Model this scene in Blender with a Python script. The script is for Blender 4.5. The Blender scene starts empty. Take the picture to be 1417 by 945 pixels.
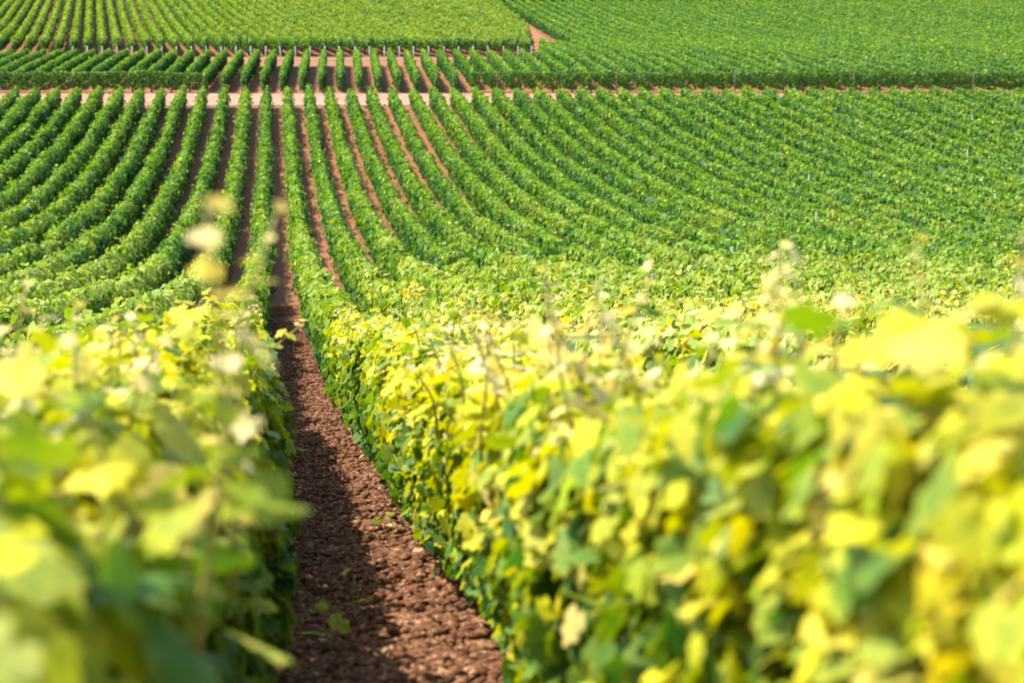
import bpy, math, random
import numpy as np
from mathutils import Vector

# ------------------------------------------------------------------ camera, light, exposure
S = bpy.context.scene
COL = S.collection
F = 2755.0                      # focal length in pixels of a 1417 px wide frame (70 mm lens)
PITCH = 0.07
ZC = 1.02
cam_data = bpy.data.cameras.new("camera")
cam = bpy.data.objects.new("camera", cam_data)
COL.objects.link(cam)
cam.location = (0, 0, ZC)
cam.rotation_euler = (math.pi / 2 - PITCH, 0, 0)
cam_data.sensor_width = 36.0
cam_data.lens = 36.0 * F / 1417.0
cam_data.clip_start = 0.05
cam_data.clip_end = 2000
cam_data.dof.use_dof = True
cam_data.dof.focus_distance = 15
cam_data.dof.aperture_fstop = 4.2
cam_data.dof.aperture_blades = 9
S.camera = cam

SUN_EL, SUN_AZ = math.radians(58), math.radians(-82)      # azimuth from +Y, negative is to the left
world = bpy.data.worlds.new("World")
S.world = world
world.use_nodes = True
wn = world.node_tree
bg = wn.nodes["Background"]
sky = wn.nodes.new("ShaderNodeTexSky")
sky.sky_type = 'NISHITA'
sky.sun_disc = False
sky.sun_elevation = SUN_EL
sky.sun_rotation = SUN_AZ
wn.links.new(sky.outputs[0], bg.inputs[0])
bg.inputs[1].default_value = 0.15
sd = bpy.data.lights.new("sun", 'SUN')
sd.energy = 4.3
sd.angle = math.radians(0.5)
sd.color = (1.0, 0.955, 0.88)
sun = bpy.data.objects.new("sun", sd)
COL.objects.link(sun)
sun_dir = Vector((math.sin(SUN_AZ) * math.cos(SUN_EL), math.cos(SUN_AZ) * math.cos(SUN_EL), math.sin(SUN_EL)))
sun.rotation_euler = (-sun_dir).to_track_quat('-Z', 'Y').to_euler()
sun.location = sun_dir * 60
S.view_settings.view_transform = 'Standard'
S.view_settings.look = 'None'
S.view_settings.gamma = 1
S.view_settings.exposure = 1.28
S.view_settings.use_curve_mapping = False
S.render.engine = 'CYCLES'
S.cycles.max_bounces = 6
S.cycles.diffuse_bounces = 3
S.cycles.glossy_bounces = 2
S.cycles.transmission_bounces = 4
S.cycles.use_denoising = True

RNG = np.random.default_rng(7)
random.seed(7)

# ------------------------------------------------------------------ terrain
# ground heights sampled along the view: (distance, height above the optical axis)
_pts = [(-40, -2.6), (0, -1.02), (5.3, -.909), (13.7, -.733), (26.5, -.2645), (43.4, 1.06), (59.9, 3.34), (75.5, 6.37),
        (96, 11.3), (103, 12.84), (122, 16.9), (135, 19.3), (204, 34.0), (260, 46.5), (400, 78)]
_gy = np.array([d * math.cos(PITCH) + h * math.sin(PITCH) for d, h in _pts])
_gz = np.array([ZC + h * math.cos(PITCH) - d * math.sin(PITCH) for d, h in _pts])


def _pchip(x, y):
    h = np.diff(x); dl = np.diff(y) / h
    m = np.zeros_like(y)
    m[1:-1] = (dl[:-1] * h[1:] + dl[1:] * h[:-1]) / (h[:-1] + h[1:])
    m[0], m[-1] = dl[0], dl[-1]
    return m


_gm = _pchip(_gy, _gz)


def ground(x, y):
    x = np.asarray(x, float); y = np.asarray(y, float)
    i = np.clip(np.searchsorted(_gy, y) - 1, 0, len(_gy) - 2)
    h = _gy[i + 1] - _gy[i]; t = (y - _gy[i]) / h
    z = (2 * t**3 - 3 * t**2 + 1) * _gz[i] + (t**3 - 2 * t**2 + t) * h * _gm[i] + (-2 * t**3 + 3 * t**2) * _gz[i + 1] + (t**3 - t**2) * h * _gm[i + 1]
    return z


def gz(x, y):
    return float(ground(x, y))


# ------------------------------------------------------------------ mesh helpers
def mesh_np(name, verts, faces, mat, col=None, smooth=False):
    """verts (n,3), faces (m,k) all with k corners -> mesh data"""
    verts = np.ascontiguousarray(verts, np.float32); faces = np.ascontiguousarray(faces, np.int32)
    me = bpy.data.meshes.new(name)
    k = faces.shape[1]
    me.vertices.add(len(verts)); me.vertices.foreach_set("co", verts.ravel())
    me.loops.add(faces.size); me.loops.foreach_set("vertex_index", faces.ravel())
    me.polygons.add(len(faces)); me.polygons.foreach_set("loop_start", np.arange(0, faces.size, k, dtype=np.int32))
    if smooth:
        me.polygons.foreach_set("use_smooth", np.ones(len(faces), bool))
    if col is not None:
        a = me.attributes.new("leafcol", 'FLOAT_COLOR', 'POINT')
        a.data.foreach_set("color", np.ascontiguousarray(col, np.float32).ravel())
    me.update(calc_edges=True)
    if mat:
        me.materials.append(mat)
    return me


def link(name, data, parent=None, loc=None):
    o = bpy.data.objects.new(name, data)
    COL.objects.link(o)
    if parent is not None:
        o.parent = parent
    if loc is not None:
        o.location = loc
    return o


def tag(o, label=None, cat=None, group=None, kind=None):
    if label: o["label"] = label
    if cat: o["category"] = cat
    if group: o["group"] = group
    if kind: o["kind"] = kind
    return o


def tube(pts, radii, n=6):
    pts = np.asarray(pts, float); m = len(pts)
    V = []; Q = []
    for i in range(m):
        t = pts[min(i + 1, m - 1)] - pts[max(i - 1, 0)]
        t = t / (np.linalg.norm(t) + 1e-9)
        a = np.cross(t, (0.31, 0.9, 0.2)); a /= np.linalg.norm(a) + 1e-9
        b = np.cross(t, a)
        for j in range(n):
            w = 2 * math.pi * j / n
            V.append(pts[i] + radii[i] * (math.cos(w) * a + math.sin(w) * b))
    for i in range(m - 1):
        for j in range(n):
            p, q = i * n + j, i * n + (j + 1) % n
            Q.append((p, q, q + n)); Q.append((p, q + n, p + n))
    c = len(V); V.append(pts[-1]); V.append(pts[0])
    for j in range(n):
        Q.append(((m - 1) * n + j, (m - 1) * n + (j + 1) % n, c)); Q.append(((j + 1) % n, j, c + 1))
    return np.array(V), np.array(Q)


def wob(t, step, amp, rng):
    """smooth random signal along t"""
    n = int((t.max() - t.min()) / step) + 4
    k = rng.uniform(-1, 1, n)
    u = (t - t.min()) / step
    i = u.astype(int); f = u - i; f = f * f * (3 - 2 * f)
    return amp * (k[i] * (1 - f) + k[i + 1] * f)


# ------------------------------------------------------------------ materials
def new_mat(name):
    m = bpy.data.materials.new(name); m.use_nodes = True
    nt = m.node_tree
    for n in list(nt.nodes): nt.nodes.remove(n)
    out = nt.nodes.new("ShaderNodeOutputMaterial")
    return m, nt, out


def ramp(nt, stops, interp='LINEAR'):
    r = nt.nodes.new("ShaderNodeValToRGB"); r.color_ramp.interpolation = interp
    e = r.color_ramp.elements
    while len(e) < len(stops): e.new(0.5)
    for el, (p, c) in zip(e, stops):
        el.position = p; el.color = (*c, 1)
    return r


def mixc(nt, a, b, fac):
    m = nt.nodes.new("ShaderNodeMix"); m.data_type = 'RGBA'
    for sock, v in ((m.inputs[0], fac), (m.inputs[6], a), (m.inputs[7], b)):
        if isinstance(v, bpy.types.NodeSocket): nt.links.new(v, sock)
        elif isinstance(v, (tuple, list)): sock.default_value = (*v, 1)
        else: sock.default_value = v
    return m.outputs[2]


def leaf_material(name):
    m, nt, out = new_mat(name)
    at = nt.nodes.new("ShaderNodeAttribute"); at.attribute_name = "leafcol"
    sp = nt.nodes.new("ShaderNodeSeparateColor"); nt.links.new(at.outputs["Color"], sp.inputs[0])
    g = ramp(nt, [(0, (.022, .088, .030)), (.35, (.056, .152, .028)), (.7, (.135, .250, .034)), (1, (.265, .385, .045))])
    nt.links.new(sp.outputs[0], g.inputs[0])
    y = ramp(nt, [(0, (.34, .45, .012)), (.4, (.60, .56, .012)), (.75, (.78, .60, .04)), (.94, (.77, .56, .13)), (1, (.82, .68, .37))])
    nt.links.new(sp.outputs[0], y.inputs[0])
    # margins of a leaf turn before its middle
    ma = nt.nodes.new("ShaderNodeMath"); ma.operation = 'MULTIPLY_ADD'
    nt.links.new(sp.outputs[2], ma.inputs[0]); ma.inputs[1].default_value = 0.22
    nt.links.new(sp.outputs[1], ma.inputs[2]); 
    mb = nt.nodes.new("ShaderNodeMath"); mb.operation = 'SUBTRACT'; mb.use_clamp = True
    nt.links.new(ma.outputs[0], mb.inputs[0]); mb.inputs[1].default_value = 0.15
    c0 = mixc(nt, g.outputs[0], y.outputs[0], mb.outputs[0])
    tc = nt.nodes.new("ShaderNodeTexCoord")
    nz = nt.nodes.new("ShaderNodeTexNoise"); nz.inputs["Scale"].default_value = 38; nz.inputs["Detail"].default_value = 3
    nt.links.new(tc.outputs["Object"], nz.inputs["Vector"])
    rr = ramp(nt, [(.36, (.72, .76, .72)), (.5, (1, 1, 1)), (.68, (1.0, .96, .82))]); nt.links.new(nz.outputs[0], rr.inputs[0])
    mm = nt.nodes.new("ShaderNodeMix"); mm.data_type = 'RGBA'; mm.blend_type = 'MULTIPLY'; mm.inputs[0].default_value = 1
    nt.links.new(c0, mm.inputs[6]); nt.links.new(rr.outputs[0], mm.inputs[7]); c = mm.outputs[2]
    geo = nt.nodes.new("ShaderNodeNewGeometry")
    back = mixc(nt, c, (.14, .24, .07), 0.25)               # paler underside
    c2 = mixc(nt, c, back, geo.outputs["Backfacing"])
    pr = nt.nodes.new("ShaderNodeBsdfPrincipled")
    nt.links.new(c2, pr.inputs["Base Color"])
    pr.inputs["Roughness"].default_value = 0.55
    pr.inputs["Specular IOR Level"].default_value = 0.13
    tr = nt.nodes.new("ShaderNodeBsdfTranslucent")
    hs = nt.nodes.new("ShaderNodeHueSaturation"); hs.inputs["Saturation"].default_value = 1.15; hs.inputs["Value"].default_value = 1.45
    hs.inputs["Hue"].default_value = 0.502
    nt.links.new(c, hs.inputs["Color"]); nt.links.new(hs.outputs[0], tr.inputs[0])
    mx = nt.nodes.new("ShaderNodeMixShader"); mx.inputs[0].default_value = 0.31
    nt.links.new(pr.outputs[0], mx.inputs[1]); nt.links.new(tr.outputs[0], mx.inputs[2])
    nt.links.new(mx.outputs[0], out.inputs[0])
    return m


def plain(name, stops, scale=8, rough=.85, bump=.4, detail=6, stretch=(1, 1, 1)):
    m, nt, out = new_mat(name)
    tc = nt.nodes.new("ShaderNodeTexCoord")
    mp = nt.nodes.new("ShaderNodeMapping"); mp.inputs["Scale"].default_value = stretch
    nt.links.new(tc.outputs["Object"], mp.inputs[0])
    nz = nt.nodes.new("ShaderNodeTexNoise"); nz.inputs["Scale"].default_value = scale; nz.inputs["Detail"].default_value = detail
    nz.inputs["Roughness"].default_value = .65
    nt.links.new(mp.outputs[0], nz.inputs["Vector"])
    r = ramp(nt, stops); nt.links.new(nz.outputs[0], r.inputs[0])
    pr = nt.nodes.new("ShaderNodeBsdfPrincipled"); pr.inputs["Roughness"].default_value = rough
    pr.inputs["Specular IOR Level"].default_value = .2
    nt.links.new(r.outputs[0], pr.inputs["Base Color"])
    bp = nt.nodes.new("ShaderNodeBump"); bp.inputs["Strength"].default_value = bump; bp.inputs["Distance"].default_value = .03
    nt.links.new(nz.outputs[0], bp.inputs["Height"]); nt.links.new(bp.outputs[0], pr.inputs["Normal"])
    nt.links.new(pr.outputs[0], out.inputs[0])
    return m


LEAF = leaf_material("vine_leaf")
SOIL = plain("red_soil", [(.3, (.11, .041, .015)), (.5, (.24, .098, .038)), (.62, (.34, .150, .062)), (.75, (.44, .23, .115))], scale=14, bump=.9, detail=10)
TRACK = plain("pale_track_soil", [(.3, (.25, .12, .066)), (.5, (.34, .18, .105)), (.7, (.44, .27, .175))], scale=1.3, bump=.5, detail=9)
CLOD = plain("soil_clod", [(.3, (.045, .016, .006)), (.45, (.105, .040, .015)), (.55, (.19, .078, .031)), (.62, (.36, .18, .092)), (.68, (.60, .42, .27))], scale=55, bump=.3)  # kept darker than red_soil: shade of the near path put into the colour
BARK = plain("vine_bark", [(.35, (.05, .03, .02)), (.6, (.14, .09, .06)), (.75, (.22, .16, .12))], scale=30, bump=1, stretch=(1, 1, .2))
CANE = plain("green_cane", [(.35, (.20, .22, .04)), (.6, (.34, .30, .07)), (.75, (.36, .20, .08))], scale=14, bump=.1, rough=.5)
WOOD = plain("weathered_post_wood", [(.3, (.28, .25, .22)), (.55, (.45, .42, .38)), (.75, (.60, .57, .53))], scale=20, bump=.6, stretch=(1, 1, .1))
STEEL = plain("galvanised_wire", [(.3, (.30, .30, .30)), (.7, (.42, .42, .42))], scale=40, rough=.4, bump=.05)
BARKPOST = plain("brown_post_wood", [(.3, (.10, .075, .055)), (.55, (.20, .15, .11)), (.75, (.32, .26, .21))], scale=20, bump=.6, stretch=(1, 1, .1))
PALE = plain("pale_post_wood", [(.3, (.46, .44, .40)), (.55, (.60, .58, .54)), (.75, (.72, .70, .66))], scale=20, bump=.6, stretch=(1, 1, .1))
VERGE = plain("dry_verge", [(.3, (.10, .12, .04)), (.5, (.19, .16, .08)), (.7, (.28, .22, .13))], scale=2, bump=.6)

# ------------------------------------------------------------------ ground sheets
def patch(xs, ys, lift=0.0, rough=None):
    X, Y = np.meshgrid(xs, ys)
    Z = ground(X, Y) + lift
    if rough is not None:
        Z = Z + rough(X, Y)
    V = np.stack([X.ravel(), Y.ravel(), Z.ravel()], 1)
    nx, ny = len(xs), len(ys)
    i = (np.arange(ny - 1)[:, None] * nx + np.arange(nx - 1)[None, :]).ravel()
    return V, np.stack([i, i + 1, i + nx + 1, i + nx], 1)


_k = RNG.uniform(.6, 9, (14, 2)) * RNG.choice([-1, 1], (14, 2)); _ph = RNG.uniform(0, 6.28, 14)
def soil_rough(X, Y):
    z = np.zeros_like(X)
    for (a, b), p in zip(_k, _ph):
        z += np.sin(a * X + b * Y + p) / (6 + abs(a) + abs(b))
    return z * .012 / .35 * np.clip(1.2 - Y / 60, .0, 1)


ys = np.concatenate([np.arange(-40, 1, 2.), np.arange(1, 14, .06), np.arange(14, 36, .15), np.arange(36, 100, .8), np.arange(100, 400, 4.)])
xs = np.concatenate([np.arange(-160, -8, 8.), np.arange(-8, -2.5, .4), np.arange(-2.5, 1.6, .06), np.arange(1.6, 8, .4), np.arange(8, 161, 8.)])
V, Q = patch(xs, ys, 0, soil_rough)
tag(link("vineyard_soil", mesh_np("vineyard_soil", V, Q, SOIL, smooth=True)), "bare red brown soil of the vineyard slope", "soil", kind="structure")
V, Q = patch(np.arange(-70, 71, 2.), np.arange(96.9, 103.3, .4), .03)
tag(link("dirt_track", mesh_np("dirt_track", V, Q, TRACK, smooth=True)), "pale pinkish dirt track crossing between the two vineyard blocks", "track", kind="structure")
V, Q = patch(np.arange(-50, 3.1, 1.), np.arange(130, 133, .5), .02)
tag(link("verge_strip", mesh_np("verge_strip", V, Q, VERGE, smooth=True)), "strip of dry verge below the upper left block", "verge", kind="structure")

# ------------------------------------------------------------------ leaves
def leaf_shape(points, fold=.18, droop=.12):
    P = np.array(points, float)
    V = np.zeros((len(P) + 1, 3)); V[1:, :2] = P
    V[0, :2] = (0, .30)
    V[:, 2] = fold * np.abs(V[:, 0]) - droop * (V[:, 1] ** 2) + .05 * np.sin(7 * V[:, 0] + 3 * V[:, 1])
    n = len(P)
    Fc = np.array([(0, 1 + i, 1 + (i + 1) % n) for i in range(n)])
    rad = np.ones(len(V)); rad[0] = 0
    return V, Fc, rad


_half = [(.05, -.01), (.16, -.15), (.30, -.15), (.42, -.03), (.49, .06), (.58, .20), (.50, .33), (.36, .40), (.46, .50), (.47, .66), (.35, .72), (.19, .74), (.12, .90)]
NEAR = [leaf_shape(_half + [(0, 1.0)] + [(-x, y) for x, y in reversed(_half)], f, d) for f, d in ((.22, .15), (.05, .30), (-.12, .22), (.3, .05))]
_halfm = [(.30, -.12), (.52, .22), (.36, .45), (.36, .68)]
MID = [leaf_shape(_halfm + [(0, 1.0)] + [(-x, y) for x, y in reversed(_halfm)], f, d) for f, d in ((.25, .15), (-.1, .3))]
FARL = [(np.array([(0, 0, 0), (.45, .45, .08), (0, 1, -.1), (-.45, .45, .08)]), np.array([(0, 1, 2), (0, 2, 3)]), np.array([.5, .8, .8, .8]))]


def place_leaves(P, N, size, rnd, yel, templates, rng, hang=.6):
    """one leaf at each P, facing N, tip hanging down; returns verts, faces, colours"""
    n = len(P)
    N = N / (np.linalg.norm(N, axis=1, keepdims=True) + 1e-9)
    T = rng.normal(0, 1, (n, 3)); T[:, 2] -= hang * 2
    T -= (T * N).sum(1, keepdims=True) * N
    T /= np.linalg.norm(T, axis=1, keepdims=True) + 1e-9
    B = np.cross(T, N)
    which = rng.integers(0, len(templates), n)
    Vs, Fs, Cs = [], [], []
    off = 0
    for k, (tv, tf, rad) in enumerate(templates):
        m = which == k
        if not m.any(): continue
        c = m.sum()
        s = size[m][:, None, None]
        sq = rng.uniform(.8, 1.15, (c, 1, 1)); cup = rng.uniform(.3, 1.6, (c, 1, 1))
        v = P[m][:, None, :] + s * (sq * tv[None, :, :1] * B[m][:, None, :] + (tv[None, :, 1:2] - .3) * T[m][:, None, :] + cup * tv[None, :, 2:3] * N[m][:, None, :])
        Vs.append(v.reshape(-1, 3))
        Fs.append((tf[None] + off + (np.arange(c) * len(tv))[:, None, None]).reshape(-1, 3))
        cc = np.empty((c, len(tv), 4)); cc[..., 0] = rnd[m][:, None]; cc[..., 1] = yel[m][:, None]; cc[..., 2] = rad[None]; cc[..., 3] = 1
        Cs.append(cc.reshape(-1, 4))
        off += c * len(tv)
    return np.concatenate(Vs), np.concatenate(Fs), np.concatenate(Cs)


def row_leaves(line, y0, y1, dens, size, templates, rng, wl=.25, wr=.25, wlb=None, wrb=None, H=.97, base=.10, yel_top=.15, yel_side=.03,
               bright=0., patchy=.3, core=False, hmod=None, wv=1.0, hang=.6, ylow=.22, caps=0, hv=1.0):
    """foliage of a stretch of a trellised row. line: y -> x of the row; wl/wr half widths at the top, wlb/wrb near the ground"""
    L = y1 - y0
    n = max(4, int(L * dens))
    t = rng.uniform(y0, y1, n)
    wlb = wl if wlb is None else wlb; wrb = wr if wrb is None else wrb
    tt = np.concatenate([[y0, y1], t])
    wid = (1 + wv * (wob(tt, .40, .24, rng) + wob(tt, 1.1, .16, rng)))[2:]
    hh = (H * (1 + hv * (wob(tt, .42, .10, rng) + wob(tt, 1.0, .06, rng) + wob(tt, 3.3, .05, rng))))[2:]
    pt = (wob(tt, .8, .5, rng) + wob(tt, 3.1, .5, rng))[2:]
    if hmod is not None: hh = hh * hmod(t)
    weak = np.zeros(n)                                       # weak or missing vines
    if size > .075:
        for c_ in np.arange(y0, y1, 1.0):
            if rng.random() < .05 * hv:
                weak = np.maximum(weak, np.clip(1.25 - np.abs(t - c_ - .5) / .55, 0, 1) * rng.uniform(.25, .7))
    hh = hh * (1 - .55 * weak); wid = wid * (1 - .6 * weak)
    off = (wob(tt, .7, .05, rng) * min(1, size / .1))[2:]
    if caps: wid = wid * np.clip(.55 + np.minimum(t - y0, y1 - t) * .3, .55, 1)
    per = rng.random(n)
    hs = H - base; w = wl + wr
    pl = hs / (2 * hs + w); ptop = w / (2 * hs + w)
    left = per < pl; top = (per >= pl) & (per < pl + ptop); right = ~left & ~top
    v = rng.random(n)                                       # 0 low .. 1 high
    v = np.where(top, 1, v ** .85)
    u = np.where(top, rng.uniform(-1, 1, n), np.where(left, -1., 1.))
    bulge = .80 + .32 * np.sin(np.pi * np.clip(v, 0, 1) * .85 + .3)
    halfw = np.where(u < 0, wlb + (wl - wlb) * v, wrb + (wr - wrb) * v) * wid * np.where(top, .95, bulge)
    depth = np.minimum(rng.exponential(.045, n), .16) * rng.choice([1, 1, 1, -.35], n)
    x = u * np.maximum(halfw - np.where(top, 0, depth), .0)
    rim = np.where(top, 1 - .18 * np.abs(u) ** 2.5, 1)
    z = base + (hh * rim - base) * v - np.where(top, depth, 0)
    z = np.where(~top, np.minimum(z, hh * .97), z)
    stray = np.where(rng.random(n) < .17, np.minimum(rng.exponential(.075 * hv if size > .075 else .045, n), .22 if size > .1 else .12), 0) * (size < .3)
    z = z + np.where(top, stray, 0); x = x + np.where(top, 0, u * stray * (.8 if size > .085 else .3))
    x = x + off
    P = np.stack([line(t) + x, t, ground(line(t), t) + z], 1)
    N = np.stack([np.where(top, u * .5, u * 1.0), np.zeros(n), np.where(top, 1.2, .25 + .5 * v)], 1) + rng.normal(0, .45, (n, 3))
    rnd = np.clip(rng.normal(.45, .25 if size > .1 else .21, n) + (np.where(top, .32, -.30 + .45 * v ** 3) if size > .1 else (1.05 if size > .07 else .42) * (v - .62)) + bright + .10 * pt, 0, 1)  # paler young tops; far rows also get sunlit tops, shaded sides as leaf colour
    pyel = np.clip(np.where(top, yel_top, yel_side + (yel_top - yel_side) * v ** 3) * (1 + patchy * 2.5 * pt), 0, .97)
    turned = rng.random(n) < pyel
    rnd = np.where(turned, np.minimum(rnd, .955), rnd)
    yel = np.where(turned, rng.uniform(.45, 1.0, n), rng.uniform(0, ylow, n) * (.15 + .85 * v) * (pyel > .02))
    sz = size * rng.uniform(.6, 1.25, n) * np.where(top, .9, 1.0)
    if caps:                                                # leaves closing the two ends of the row
        for ye_, sg in ((y0, -1.), (y1, 1.)):
            m = caps; vv = rng.random(m) ** .9; q = rng.uniform(-1, 1, m)
            yy = ye_ + sg * rng.uniform(-.06, .10, m)
            P = np.concatenate([P, np.stack([line(yy) + q * .75 * np.where(q < 0, wl, wr), yy, ground(line(yy), yy) + base + (H * .93 - base) * vv], 1)])
            N = np.concatenate([N, np.stack([q * .4, np.full(m, sg), .3 + .5 * vv], 1) + rng.normal(0, .45, (m, 3))])
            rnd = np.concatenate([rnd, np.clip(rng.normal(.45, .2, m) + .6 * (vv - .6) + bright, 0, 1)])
            yel = np.concatenate([yel, np.zeros(m)]); sz = np.concatenate([sz, size * rng.uniform(.6, 1.25, m)])
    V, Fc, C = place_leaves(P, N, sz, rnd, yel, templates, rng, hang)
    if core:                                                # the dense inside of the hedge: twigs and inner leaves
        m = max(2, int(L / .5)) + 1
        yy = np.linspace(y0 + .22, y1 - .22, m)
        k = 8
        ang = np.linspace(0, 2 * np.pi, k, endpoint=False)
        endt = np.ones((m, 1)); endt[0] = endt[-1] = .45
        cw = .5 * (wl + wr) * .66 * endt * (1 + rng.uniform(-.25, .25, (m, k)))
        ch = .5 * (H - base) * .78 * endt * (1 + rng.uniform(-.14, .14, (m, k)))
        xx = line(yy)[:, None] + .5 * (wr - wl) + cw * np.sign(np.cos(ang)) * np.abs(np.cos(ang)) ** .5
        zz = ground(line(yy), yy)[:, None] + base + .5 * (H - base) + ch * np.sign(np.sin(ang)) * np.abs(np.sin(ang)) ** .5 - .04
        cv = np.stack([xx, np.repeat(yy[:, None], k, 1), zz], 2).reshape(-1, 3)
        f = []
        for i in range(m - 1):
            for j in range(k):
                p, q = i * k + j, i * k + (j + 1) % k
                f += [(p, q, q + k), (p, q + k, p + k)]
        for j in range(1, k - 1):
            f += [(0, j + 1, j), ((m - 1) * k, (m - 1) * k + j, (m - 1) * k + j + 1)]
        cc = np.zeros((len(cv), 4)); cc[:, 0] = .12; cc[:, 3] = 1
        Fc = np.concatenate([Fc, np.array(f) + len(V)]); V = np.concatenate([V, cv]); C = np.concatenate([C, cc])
    return V, Fc, C


def join(parts):
    Vs, Fs, Cs = [], [], []; o = 0
    for v, f, c in parts:
        Vs.append(v); Fs.append(f + o); Cs.append(c); o += len(v)
    return np.concatenate(Vs), np.concatenate(Fs), np.concatenate(Cs)


ORD = ["zeroth", "first", "second", "third", "fourth", "fifth", "sixth", "seventh", "eighth", "ninth", "tenth", "eleventh", "twelfth", "thirteenth", "fourteenth",
       "fifteenth", "sixteenth", "seventeenth", "eighteenth", "nineteenth"]
TENS = {2: ("twentieth", "twenty"), 3: ("thirtieth", "thirty"), 4: ("fortieth", "forty"), 5: ("fiftieth", "fifty"), 6: ("sixtieth", "sixty"), 7: ("seventieth", "seventy"), 8: ("eightieth", "eighty")}


def ordinal(n):
    if n < 20: return ORD[n]
    a, b = divmod(n, 10)
    return TENS[a][0] if b == 0 else TENS[a][1] + "-" + ORD[b]


# ------------------------------------------------------------------ parts of a row close to the camera
def trunk_data(rng, h=.42):
    pts = [(0, 0, -.06), (.01, .0, .05)]
    x = y = 0
    for i in range(5):
        x += rng.uniform(-.025, .025); y += rng.uniform(-.03, .03)
        pts.append((x, y, .05 + h * (i + 1) / 5))
    r = [.034, .03, .024, .021, .022, .02, .026]
    V, Fc = tube(pts, r, 7)
    V += rng.normal(0, .003, V.shape)
    return mesh_np("trunk", V, Fc, BARK, smooth=True)


TRUNKS = [trunk_data(np.random.default_rng(50 + i)) for i in range(5)]


def shoot_data(rng, length, lean, pale, size=.085, yel=.7, nleaf=13):
    """a cane that has grown out over the top of the row, leaves shrinking towards a pale tip"""
    n = 9
    pts = []
    for i in range(n):
        q = i / (n - 1)
        pts.append((lean[0] * q ** 1.6 + .012 * math.sin(5 * q + lean[1] * 30), lean[1] * q ** 1.6, -.12 + (length + .12) * q))
    pts = np.array(pts)
    V, Fc = tube(pts, np.linspace(.0050, .0022, n), 5)
    me = bpy.data.meshes.new("shoot")
    c0 = np.zeros((len(V), 4)); c0[:, 3] = 1
    q = np.linspace(.15, 1, nleaf)
    Pp = np.stack([np.interp(q, np.linspace(0, 1, n), pts[:, k]) for k in range(3)], 1)
    a = np.arange(nleaf) * 2.6 + rng.uniform(0, 6)
    out = np.stack([np.cos(a), np.sin(a), rng.uniform(.2, .9, nleaf)], 1)
    sz = size * (1.05 - .72 * q) * rng.uniform(.8, 1.2, nleaf)
    Pp = Pp + out * sz[:, None] * .7
    N = out * .6 + np.array([0, 0, 1.]) + rng.normal(0, .35, (nleaf, 3))
    rnd = np.where(q > 1 - pale, rng.uniform(.95, 1, nleaf), rng.uniform(.2, .7, nleaf))
    yl = np.where(q > 1 - pale, rng.uniform(.8, 1, nleaf), np.clip(rng.normal(yel, .3, nleaf), 0, 1))
    lv, lf, lc = place_leaves(Pp, N, sz, rnd, yl, NEAR, rng, hang=.2)
    V2 = np.concatenate([V, lv]); F2 = np.concatenate([Fc, lf + len(V)]); C2 = np.concatenate([c0, lc])
    me = mesh_np("shoot", V2, F2, CANE, C2, smooth=True)
    me.materials.append(LEAF)
    mi = np.zeros(len(F2), np.int32); mi[len(Fc):] = 1
    me.polygons.foreach_set("material_index", mi)
    return me


def add_trunks(root, line, y0, y1, rng, step=1.0, most=95):
    y = y0 + rng.uniform(.1, .5); c = 0
    while y < y1 and c < most:
        yy = y + rng.uniform(-.12, .12); xx = float(line(yy)) + rng.uniform(-.03, .03)
        o = link("trunk", TRUNKS[rng.integers(0, 5)], root, (xx - root.location.x, yy - root.location.y, gz(xx, yy) - root.location.z))
        o.rotation_euler = (0, 0, rng.uniform(0, 6.28)); y += step; c += 1


def add_wire(root, line, y0, y1, h, dx):
    yy = np.linspace(y0, y1, int((y1 - y0) / 2) + 2)
    pts = np.stack([line(yy) + dx, yy, ground(line(yy), yy) + h], 1)
    V, Fc = tube(pts, [.0016] * len(pts), 4)
    V -= np.array(root.location)
    link("wire", mesh_np("wire", V, Fc, STEEL), root)


# ------------------------------------------------------------------ block A: from the camera down to the valley and up to the track
TA = (708.5 - 380.5) / F
YEND_A = 96.2
def line_a(X0):
    return lambda y: X0 - TA * np.asarray(y, float)


def visible_start(X0, tan, margin=5.):
    """distance at which a row comes into the frame"""
    e = 708.5 / F
    # |X0 - tan*y| <= e*y
    d = X0 / (e + tan) if X0 > 0 else -X0 / (e - tan)
    return max(0., d - margin)


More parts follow.
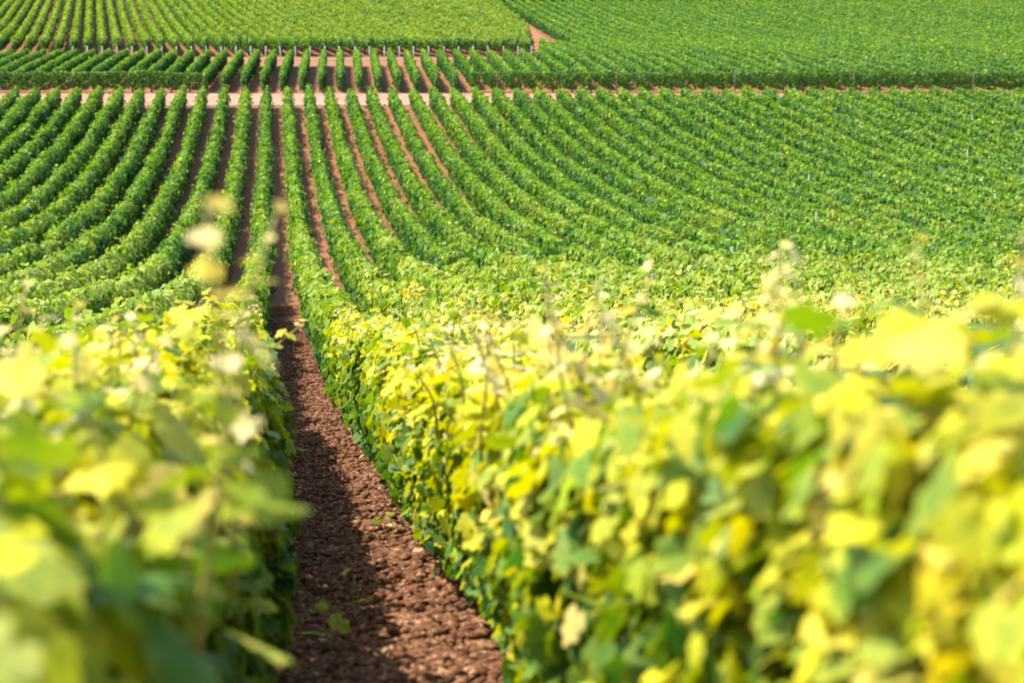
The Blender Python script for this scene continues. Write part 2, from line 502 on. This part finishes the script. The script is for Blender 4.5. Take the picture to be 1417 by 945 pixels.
hm_r = lambda t: np.interp(t, [0, 1.2, 1.8, 2.2, 3, 4, 5, 9, 14, 22, 30], [.80, .86, .91, .90, .87, .84, .81, .81, .86, .95, 1.0])
hm_l = lambda t: np.interp(t, [0, 1.0, 1.3, 1.6, 2.2, 3, 5, 8, 13, 30], [.84, .84, .86, .88, .86, .84, .83, .85, .92, 1.0])
hm_all = lambda t: np.interp(t, [0, 3, 5, 9, 14, 22, 30], [.86, .88, .85, .83, .87, .95, 1.0])
GROUP_A = "vine rows of the lower block running up to the pale track"
for k in range(-14, 40):
    X0 = .664 + (k if k >= 0 else k)
    rng = np.random.default_rng(1000 + k)
    ln = line_a(X0 + rng.uniform(-.03, .03) * (k not in (0, -1)))
    ys0 = visible_start(X0, TA)
    ye = YEND_A + rng.uniform(-.25, .25)
    close = k in (-1, 0)
    if k >= 1: ys0 = max(ys0, 2.5)
    if k <= -2: ys0 = max(ys0, 5.0)
    tint = rng.normal(0, .045)
    parts = []
    if k == 0:
        hm = hm_r
        for a, b, de, yt, ysd in ((1.15, 4, 2300, .80, .44), (4, 7.5, 3000, .74, .20), (7.5, 12, 2800, .56, .07), (12, 15, 2200, .42, .05)):
            parts.append(row_leaves(ln, a, b, de, .062 if b < 5 else .058, NEAR, rng, .21, .29, .09, .2, base=.14, yel_top=yt, yel_side=ysd, hmod=hm, patchy=.36, bright=.04, wv=.7, hv=.45, hang=.45, ylow=.42))
        seg = [(15, 22, 1500, .066, MID, .25), (22, 40, 1000, .078, MID, .08)]
    elif k == -1:
        hm = hm_l
        for a, b, de, yt, ysd, wt, wb in ((1.0, 2.2, 1300, .46, .06, .20, .20), (2.2, 3.2, 2000, .50, .06, .20, .21), (3.2, 5, 2800, .54, .05, .20, .24), (5, 9, 2600, .60, .06, .21, .33), (9, 15, 2000, .62, .05, .21, .31)):
            parts.append(row_leaves(ln, a, b, de, (.092 if b < 2.5 else .08) if b < 3.3 else .064, NEAR, rng, .27, wt, .3, wb, base=.05, yel_top=yt, yel_side=ysd, patchy=.36, bright=-.10, wv=.6, hv=.8, hmod=hm, hang=.3, ylow=.5))
        seg = [(15, 24, 1500, .066, MID, .40), (24, 40, 1000, .078, MID, .12)]
    else:
        seg = [(0, 9, 900, .08, NEAR, .60 if k > 0 else .2), (9, 18, 1000, .078, MID, .60 if k > 0 else .14), (18, 26, 900, .08, MID, .34 if k > 0 else .08), (26, 40, 720, .088, MID, .12 if k > 0 else .06)]
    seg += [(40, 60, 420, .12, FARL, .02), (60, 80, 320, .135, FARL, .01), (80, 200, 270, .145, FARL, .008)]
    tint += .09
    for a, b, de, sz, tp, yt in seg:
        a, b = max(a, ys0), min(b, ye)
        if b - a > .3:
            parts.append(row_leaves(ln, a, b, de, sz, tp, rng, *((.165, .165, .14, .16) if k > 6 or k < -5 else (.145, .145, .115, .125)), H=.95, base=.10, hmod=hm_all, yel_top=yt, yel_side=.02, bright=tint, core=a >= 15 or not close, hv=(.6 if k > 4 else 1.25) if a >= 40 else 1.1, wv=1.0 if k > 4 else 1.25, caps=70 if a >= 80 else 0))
    if not parts: continue
    side = "right" if k >= 0 else "left"
    num = k + 1 if k >= 0 else -k
    if num == 1:
        label = "vine row edging the red path on its %s, near end %s" % (side, "blurred and mostly yellow" if k == 0 else "filling the bottom left corner")
    else:
        label = "green vine row below the track, %s row to the %s of the red path" % (ordinal(num), side)
    if close:
        root = link("vine_row", None, None, (float(ln(2.)), 2., gz(0, 2.)))
        V, Fc, C = join(parts); V = V - np.array(root.location)
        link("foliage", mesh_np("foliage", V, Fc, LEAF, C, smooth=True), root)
        add_trunks(root, ln, 2.5, 40, rng)
        for h, dx in ((.40, 0), (.62, -.06), (.62, .06), (.85, -.05), (.85, .05)):
            add_wire(root, ln, 1.3, ye, h, dx)
        CLOSE = globals().setdefault("CLOSE", {}); CLOSE[k] = (root, ln)
    else:
        V, Fc, C = join(parts)
        o = np.array([float(ln(ys0)), ys0, gz(0, ys0)])
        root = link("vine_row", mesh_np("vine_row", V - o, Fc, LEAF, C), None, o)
    tag(root, label, "vine row", GROUP_A)

# shoots over the two nearest rows: (row, y, dx, height over the hedge, lean, pale share, leaf size)
SH = []
for (k, y, dx, h, lean, pale, s) in [
    (-1, 1.8, .27, .29, (.02, -.03), .4, .07), (-1, 1.95, .20, .16, (-.06, .03), .15, .06), (-1, 2.3, .27, .32, (.06, .05), .9, .05), (-1, 1.7, .12, .14, (-.04, .05), .1, .06),
    (-1, 2.9, .05, .22, (.0, .02), .3, .05), (-1, 3.2, -.1, .26, (.04, .02), .5, .05),
    (-1, 3.4, -.02, .20, (-.05, .04), .3, .07), (-1, 4.5, .05, .22, (-.04, .04), .4, .06), (-1, 5.2, .2, .25, (.1, .0), .3, .06), (-1, 6.5, .22, .16, (.2, .05), .2, .09),
    (-1, 8.5, .15, .2, (.1, .05), .3, .07), (-1, 3.0, .1, .16, (.05, .04), .3, .08),
    (0, 1.9, .2, .10, (.03, .05), .3, .07), (0, 2.3, .1, .13, (-.02, .04), .8, .065), (0, 2.7, .2, .14, (-.03, .06), .5, .06), (0, 3.1, .0, .15, (.03, .03), .7, .06), (0, 3.6, -.05, .2, (-.02, .03), .6, .055),
    (0, 3.4, .15, .2, (-.02, .06), .4, .07), (0, 4.3, .1, .2, (-.03, .02), .5, .07), (0, 5.2, .0, .2, (-.05, .06), .3, .065), (0, 6.4, .1, .16, (.04, .06), .3, .07),
    (0, 7.6, .0, .18, (.04, .06), .3, .07), (0, 9.0, .1, .16, (.04, .06), .3, .07)]:
    SH.append((k, y, dx, h, lean, pale, s))
for i in range(34):
    SH.append((0, random.uniform(1.9, 6.5), random.uniform(-.2, .28), random.uniform(.14, .30), (random.uniform(-.08, .08), random.uniform(-.05, .08)), random.uniform(.3, .8), random.uniform(.04, .06)))
for i in range(14):
    SH.append((-1, random.uniform(2.2, 7), random.uniform(-.25, .22), random.uniform(.08, .2), (random.uniform(-.08, .08), random.uniform(-.05, .08)), random.uniform(.2, .6), random.uniform(.04, .06)))
for i in range(44):
    k = random.choice((-1, 0, 0))
    SH.append((k, random.uniform(3, 16), random.uniform(-.25, .25), random.uniform(.06, .17), (random.uniform(-.12, .12), random.uniform(-.1, .1)), random.uniform(.1, .45), random.uniform(.055, .085)))
for i, (k, y, dx, h, lean, pale, s) in enumerate(SH):
    root, ln = CLOSE[k]
    x = float(ln(y)) + dx
    link("shoot", shoot_data(np.random.default_rng(400 + i), h, lean, pale, s, .7 if k == 0 else .6), root,
         (x - root.location.x, y - root.location.y, gz(x, y) + .93 * float((hm_r if k == 0 else hm_l)(y)) - root.location.z))

# ------------------------------------------------------------------ block B / D: beyond the track
TB = (708.5 - 475) / F
def bound(y):                                           # right edge of the upper left block
    return float(np.interp(y, [120, 135, 165, 204, 240], [1.35, 1.3, 1.1, -1.4, -3.7]))


GROUP_B = "vine rows of the middle block beyond the track"
GROUP_D = "vine rows of the upper right block"
nb = nd = 0
for k in range(-22, 76):
    X0 = -.1 + k
    rng = np.random.default_rng(2000 + k)
    ln = lambda y, X0=X0: X0 - TB * np.asarray(y, float)
    x_at = X0 - TB * 124
    right = x_at > bound(124)
    ys0 = max(visible_start(X0, TB, 6), 103.6 + rng.uniform(-.1, .1))
    x103 = X0 - TB * 105
    cross = x103 < -(708.5 - 285) / F * 105 or x103 > (655 - 708.5) / F * 105
    if cross: ys0 = max(ys0, 105.2)
    ye = 205.3 if right else 122 + rng.uniform(-.3, .3)
    if right:
        for d_ in np.arange(122, 204, .5):               # a row ends where it meets the upper left block
            if float(ln(d_)) < bound(d_) + .6: ye = d_; break
        if 141 < ye < 181: ye = 139.5 + rng.uniform(-1, 1)   # bare corner
    if ye - ys0 < 2: continue
    parts = []
    tint = rng.normal(0, .05)
    spans = [(ys0, ye)]
    for a0, b0 in spans:
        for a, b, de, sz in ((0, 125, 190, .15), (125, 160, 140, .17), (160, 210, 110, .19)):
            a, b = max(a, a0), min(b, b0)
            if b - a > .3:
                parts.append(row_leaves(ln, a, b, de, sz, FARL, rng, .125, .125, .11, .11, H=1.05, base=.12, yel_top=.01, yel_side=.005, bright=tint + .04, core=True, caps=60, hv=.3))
    if not parts: continue
    V, Fc, C = join(parts)
    o = np.array([float(ln(ys0)), ys0, gz(0, ys0)])
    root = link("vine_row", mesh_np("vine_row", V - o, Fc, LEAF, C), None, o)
    if right:
        nd += 1
        tag(root, "long vine row above the track, %s right of the bare red corner" % ordinal(nd), "vine row", GROUP_D)
    else:
        nb += 1
        tag(root, "short vine row between track and posts, %s from the left of its block" % ordinal(nb), "vine row", GROUP_B)

# ------------------------------------------------------------------ the two rows along the far edge of the track
def cross_row(x0, x1, y, label, H=1.05):
    rng = np.random.default_rng(int(3000 + x1))
    # built along x: reuse row_leaves with the axes exchanged
    n = int((x1 - x0) * 260)
    t = rng.uniform(x0, x1, n); tt = np.concatenate([[x0, x1], t])
    wid = (1 + wob(tt, .5, .25, rng))[2:]; hh = (H * (1 + wob(tt, .6, .08, rng)))[2:]
    top = rng.random(n) < .25; v = np.where(top, 1, rng.random(n) ** .8); u = np.where(top, rng.uniform(-1, 1, n), rng.choice([-1., -1., 1.], n))
    dp = rng.exponential(.05, n)
    P = np.stack([t, y + u * (.27 * wid - np.where(top, 0, dp)), ground(t, np.full(n, y)) + .22 + (hh - .22) * v - np.where(top, dp, 0)], 1)
    N = np.stack([np.zeros(n), u, np.where(top, 1.2, .3)], 1) + rng.normal(0, .5, (n, 3))
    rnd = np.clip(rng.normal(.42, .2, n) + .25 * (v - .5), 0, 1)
    V, Fc, C = place_leaves(P, N, .14 * rng.uniform(.6, 1.25, n), rnd, (rng.random(n) < .03) * .7, FARL, rng)
    m = int((x1 - x0) / .5) + 2
    o = np.array([(x0 + x1) / 2, y, gz(0, y)])
    root = link("vine_row", None, None, o)
    link("foliage", mesh_np("foliage", V - o, Fc, LEAF, C), root)
    x = x0 + .3
    while x < x1 - .2:
        t_ = link("trunk", TRUNKS[rng.integers(0, 5)], root, (x - o[0], rng.uniform(-.04, .04), gz(x, y) - o[2])); t_.scale = (1.5, 1.5, 1.3)
        t_.rotation_euler = (0, 0, rng.uniform(0, 6)); x += 1.0
    tag(root, label, "vine row", "vine rows along the far edge of the track")


cross_row(-30, -(708.5 - 280) / F * 103.8, 104.0, "vine row running sideways along the far edge of the track, left stretch")
cross_row((650 - 708.5) / F * 103.8, 30, 104.0, "vine row running sideways along the far edge of the track, right stretch")
for i, (yy, H) in enumerate(((206, 1.3), (210, 1.2), (214, 1.2), (218, 1.2))):
    cross_row(-2.5, 58, yy, "sideways vine row at the very top right of the slope, %s from its lower edge" % ordinal(i + 1), H)

# ------------------------------------------------------------------ block C: upper left, canopies carried higher on pale posts
TC = (708.5 - 135) / F
GROUP_C = "vine rows of the upper left block above the pale posts"
END_C = []
for i, k in enumerate(range(-14, 44)):
    X0 = -.42 + k
    ln = lambda y, X0=X0: X0 - TC * np.asarray(y, float)
    rng = np.random.default_rng(4000 + k)
    ys0 = 135.5 + rng.uniform(-.15, .15)
    if X0 < 0: ys0 = max(ys0, visible_start(X0, TC, 8))
    # rows to the right begin at the block's edge
    while float(ln(ys0)) > bound(ys0) and ys0 < 236: ys0 += .25
    ye = 236.
    if ys0 > 222: continue
    parts = []
    tint = rng.normal(.05, .05)
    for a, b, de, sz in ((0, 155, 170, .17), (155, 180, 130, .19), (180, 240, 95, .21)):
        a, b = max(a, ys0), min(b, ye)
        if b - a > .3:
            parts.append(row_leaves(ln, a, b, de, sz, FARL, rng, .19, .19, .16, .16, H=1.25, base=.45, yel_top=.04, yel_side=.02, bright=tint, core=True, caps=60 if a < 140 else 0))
    V, Fc, C = join(parts)
    o = np.array([float(ln(ys0)), ys0, gz(0, ys0)])
    at_posts = ys0 < 136.5
    if at_posts and -30 < o[0] < 2:
        root = link("vine_row", None, None, o)
        link("foliage", mesh_np("foliage", V - o, Fc, LEAF, C), root)
        for q in range(3):
            yy = ys0 + .5 + q
            t_ = link("trunk", TRUNKS[(i + q) % 5], root, (float(ln(yy)) - o[0], yy - o[1], gz(0, yy) - o[2])); t_.scale = (1.4, 1.4, 1.5)
        END_C.append((o[0], ys0))
        tag(root, "light green vine row above the pale posts, %s from the left in its block" % ordinal(i + 1), "vine row", GROUP_C)
    else:
        root = link("vine_row", mesh_np("vine_row", V - o, Fc, LEAF, C), None, o)
        tag(root, "light green vine row of the upper left block, %s from its left side" % ordinal(i + 1), "vine row", GROUP_C)

# ------------------------------------------------------------------ posts
def post_data(h, r, mat=None):
    n = 8
    pts = [(0, 0, -.1), (0, 0, h * .5), (0, 0, h - .02), (0, 0, h)]
    V, Fc = tube(pts, [r, r * .97, r * .95, r * .7], n)
    return mesh_np("trellis_post", V, Fc, mat or WOOD, smooth=False)


POST_C, POST_X, POST_A = post_data(.72, .045, PALE), post_data(1.08, .035, BARKPOST), post_data(1.08, .03, WOOD)
for i, (x, y) in enumerate(END_C):
    o = link("trellis_post", POST_C, None, (x + .03, y - .34, gz(x, y - .34)))
    o.rotation_euler = (random.uniform(-.06, .02), random.uniform(-.05, .05), random.uniform(0, 6))
    tag(o, "pale wooden end post under the upper left rows, %s post from the left" % ordinal(i + 1), "post", "pale end posts of the upper left rows")
for i, px in enumerate((308, 689, 852, 1015, 1178, 1342)):
    x = (px - 708.5) / F * 103.7
    o = link("trellis_post", POST_X, None, (x, 103.66, gz(x, 103.66)))
    o.rotation_euler = (0, random.uniform(-.04, .04), 0)
    tag(o, "grey wooden post in the sideways row beside the track, %s from the left" % ordinal(i + 1), "post", "grey posts beside the track")
# posts whose heads show over the lower block: (row number right of the path, distance)
for i, (k, y) in enumerate(((9, 42), (14, 54), (17, 66), (13, 72), (21, 60), (25, 74), (7, 66), (29, 85), (5, 30), (-9, 70), (-5, 62))):
    ln = line_a(.664 + k); x = float(ln(y))
    o = link("trellis_post", POST_A, None, (x, y, gz(x, y)))
    o.rotation_euler = (random.uniform(-.03, .03), random.uniform(-.03, .03), 0)
    tag(o, "weathered post head showing over the %s row to the %s of the red path" % (ordinal(k + 1 if k >= 0 else -k), "right" if k >= 0 else "left"), "post", "post heads over the lower block")

POST_N = post_data(.80, .03, BARKPOST)
for y, where in ((2.35, "half hidden among the blurred yellow leaves nearest the camera on the right"), (7.9, "half hidden in the yellow right hand row beside the soil path"), (13.5, "half hidden in the right hand row where its yellow fades to green")):
    x = float(line_a(.664)(y)) + .02
    tag(link("trellis_post", POST_N, None, (x, y, gz(x, y))), "grey wooden post " + where, "post", "posts of the near right row")

# ------------------------------------------------------------------ bare red corner between the upper blocks
ys_ = np.arange(139., 183, .5); q_ = np.linspace(0, 1, 14)
Y = np.repeat(ys_[:, None], 14, 1)
B0 = np.array([bound(y) + .1 for y in ys_])[:, None]
X = B0 + q_[None, :] * np.interp(ys_, [139, 180], [3.4, .2])[:, None]
Z = ground(X, Y) + .05 + .35 * np.sin(np.pi * q_[None, :]) + RNG.normal(0, .03, X.shape)
V = np.stack([X.ravel(), Y.ravel(), Z.ravel()], 1)
ii = (np.arange(len(ys_) - 1)[:, None] * 14 + np.arange(13)[None, :]).ravel()
tag(link("bare_soil", mesh_np("bare_soil", V, np.stack([ii, ii + 1, ii + 15, ii + 14], 1), SOIL, smooth=True)), "bare red earth at the corner between the upper vine blocks", "soil", kind="structure")

# ------------------------------------------------------------------ clods and stones on the soil
def clods(name, n, xr, yr, smin, smax, rng, lanes=False):
    base = np.array([(1, 0, 0), (-1, 0, 0), (0, 1, 0), (0, -1, 0), (0, 0, 1), (0, 0, -1), (.6, .6, .5), (-.6, .5, .5), (.5, -.6, .5), (-.5, -.6, .5)], float)
    fc = np.array([(4, 6, 7), (4, 7, 9), (4, 9, 8), (4, 8, 6), (6, 2, 7), (7, 1, 9), (9, 3, 8), (8, 0, 6), (6, 0, 2), (7, 2, 1), (9, 1, 3), (8, 3, 0), (5, 2, 0), (5, 1, 2), (5, 3, 1), (5, 0, 3)])
    y = yr[0] * (yr[1] / yr[0]) ** rng.random(n)
    x = rng.uniform(xr[0], xr[1], n)
    if lanes: x = x + rng.integers(-9, 9, n)
    x = x - TA * y
    s = smin * (smax / smin) ** (rng.random(n) ** 2.0)
    sc = s[:, None] * rng.uniform(.6, 1.3, (n, 3)) * np.array([1, 1, .5])
    v = base[None] * (1 + rng.uniform(-.3, .3, (n, len(base), 1))) * sc[:, None, :]
    a = rng.uniform(0, 6.28, n); c_, s_ = np.cos(a)[:, None], np.sin(a)[:, None]
    vx = v[..., 0] * c_ - v[..., 1] * s_; vy = v[..., 0] * s_ + v[..., 1] * c_
    z = ground(x, y) + soil_rough(x, y) + s * .15
    V = np.stack([vx + x[:, None], vy + y[:, None], v[..., 2] + z[:, None]], 2).reshape(-1, 3)
    Fc = (fc[None] + (np.arange(n) * len(base))[:, None, None]).reshape(-1, 3)
    return tag(link(name, mesh_np(name, V, Fc, CLOD)), "loose red clods and stone chips scattered over the soil", "clods", kind="stuff")


clods("soil_clods", 60000, (-.15, .85), (3.2, 40), .003, .042, np.random.default_rng(9))

r_ = np.random.default_rng(77)
n_ = 520
ly = 3.4 * (34 / 3.4) ** r_.random(n_); lx = np.where(r_.random(n_) < .5, r_.uniform(-.1, .75, n_), r_.choice([.0, .58], n_) + r_.normal(0, .06, n_)) - TA * ly
LV, LF, LC = place_leaves(np.stack([lx, ly, ground(lx, ly) + soil_rough(lx, ly) + .012], 1), r_.normal(0, .35, (n_, 3)) + np.array([0, 0, 1.]), r_.uniform(.02, .055, n_), r_.uniform(.55, 1, n_), r_.uniform(.5, 1, n_), NEAR, r_, 0)
DRY = plain("dry_leaf", [(.35, (.20, .10, .045)), (.5, (.33, .19, .09)), (.65, (.46, .33, .17))], scale=9, bump=.1)
tag(link("leaf_litter", mesh_np("leaf_litter", LV, LF, DRY, LC)), "dry fallen vine leaves lying on the red path", "leaf litter", kind="stuff")

# ------------------------------------------------------------------ seedlings and fallen leaves on the path
def seedling(px_x, y, h, nleaf, size, label, seed, yel=.3):
    rng = np.random.default_rng(seed)
    root_loc = (px_x, y, gz(px_x, y))
    me = shoot_data(rng, h, (rng.uniform(-.05, .05), rng.uniform(-.03, .03)), 0, size, yel, nleaf)
    o = link("vine_seedling", me, None, root_loc)
    tag(o, label, "seedling", "seedlings on the red path")


def at(px, y_):                                          # x of a pixel column at a distance
    return (px - 708.5) / F * y_


seedling(at(455, 5.7), 5.7, .13, 6, .115, "low seedling with round leaves at the left edge of the path bottom", 61, .15)
seedling(at(487, 6.2), 6.2, .15, 3, .085, "thin upright seedling with few leaves on the red path", 62, .6)
seedling(at(533, 8.7), 8.7, .07, 5, .13, "broad leaved sprig lying on the path beside the right hand row", 63, .1)
seedling(at(402, 12.5), 12.5, .26, 6, .12, "yellow green sprig reaching into the path from the left hand row", 64, .7)
seedling(at(396, 17.5), 17.5, .2, 6, .12, "small pale sprig at the left foot of the path in its middle stretch", 65, .8)
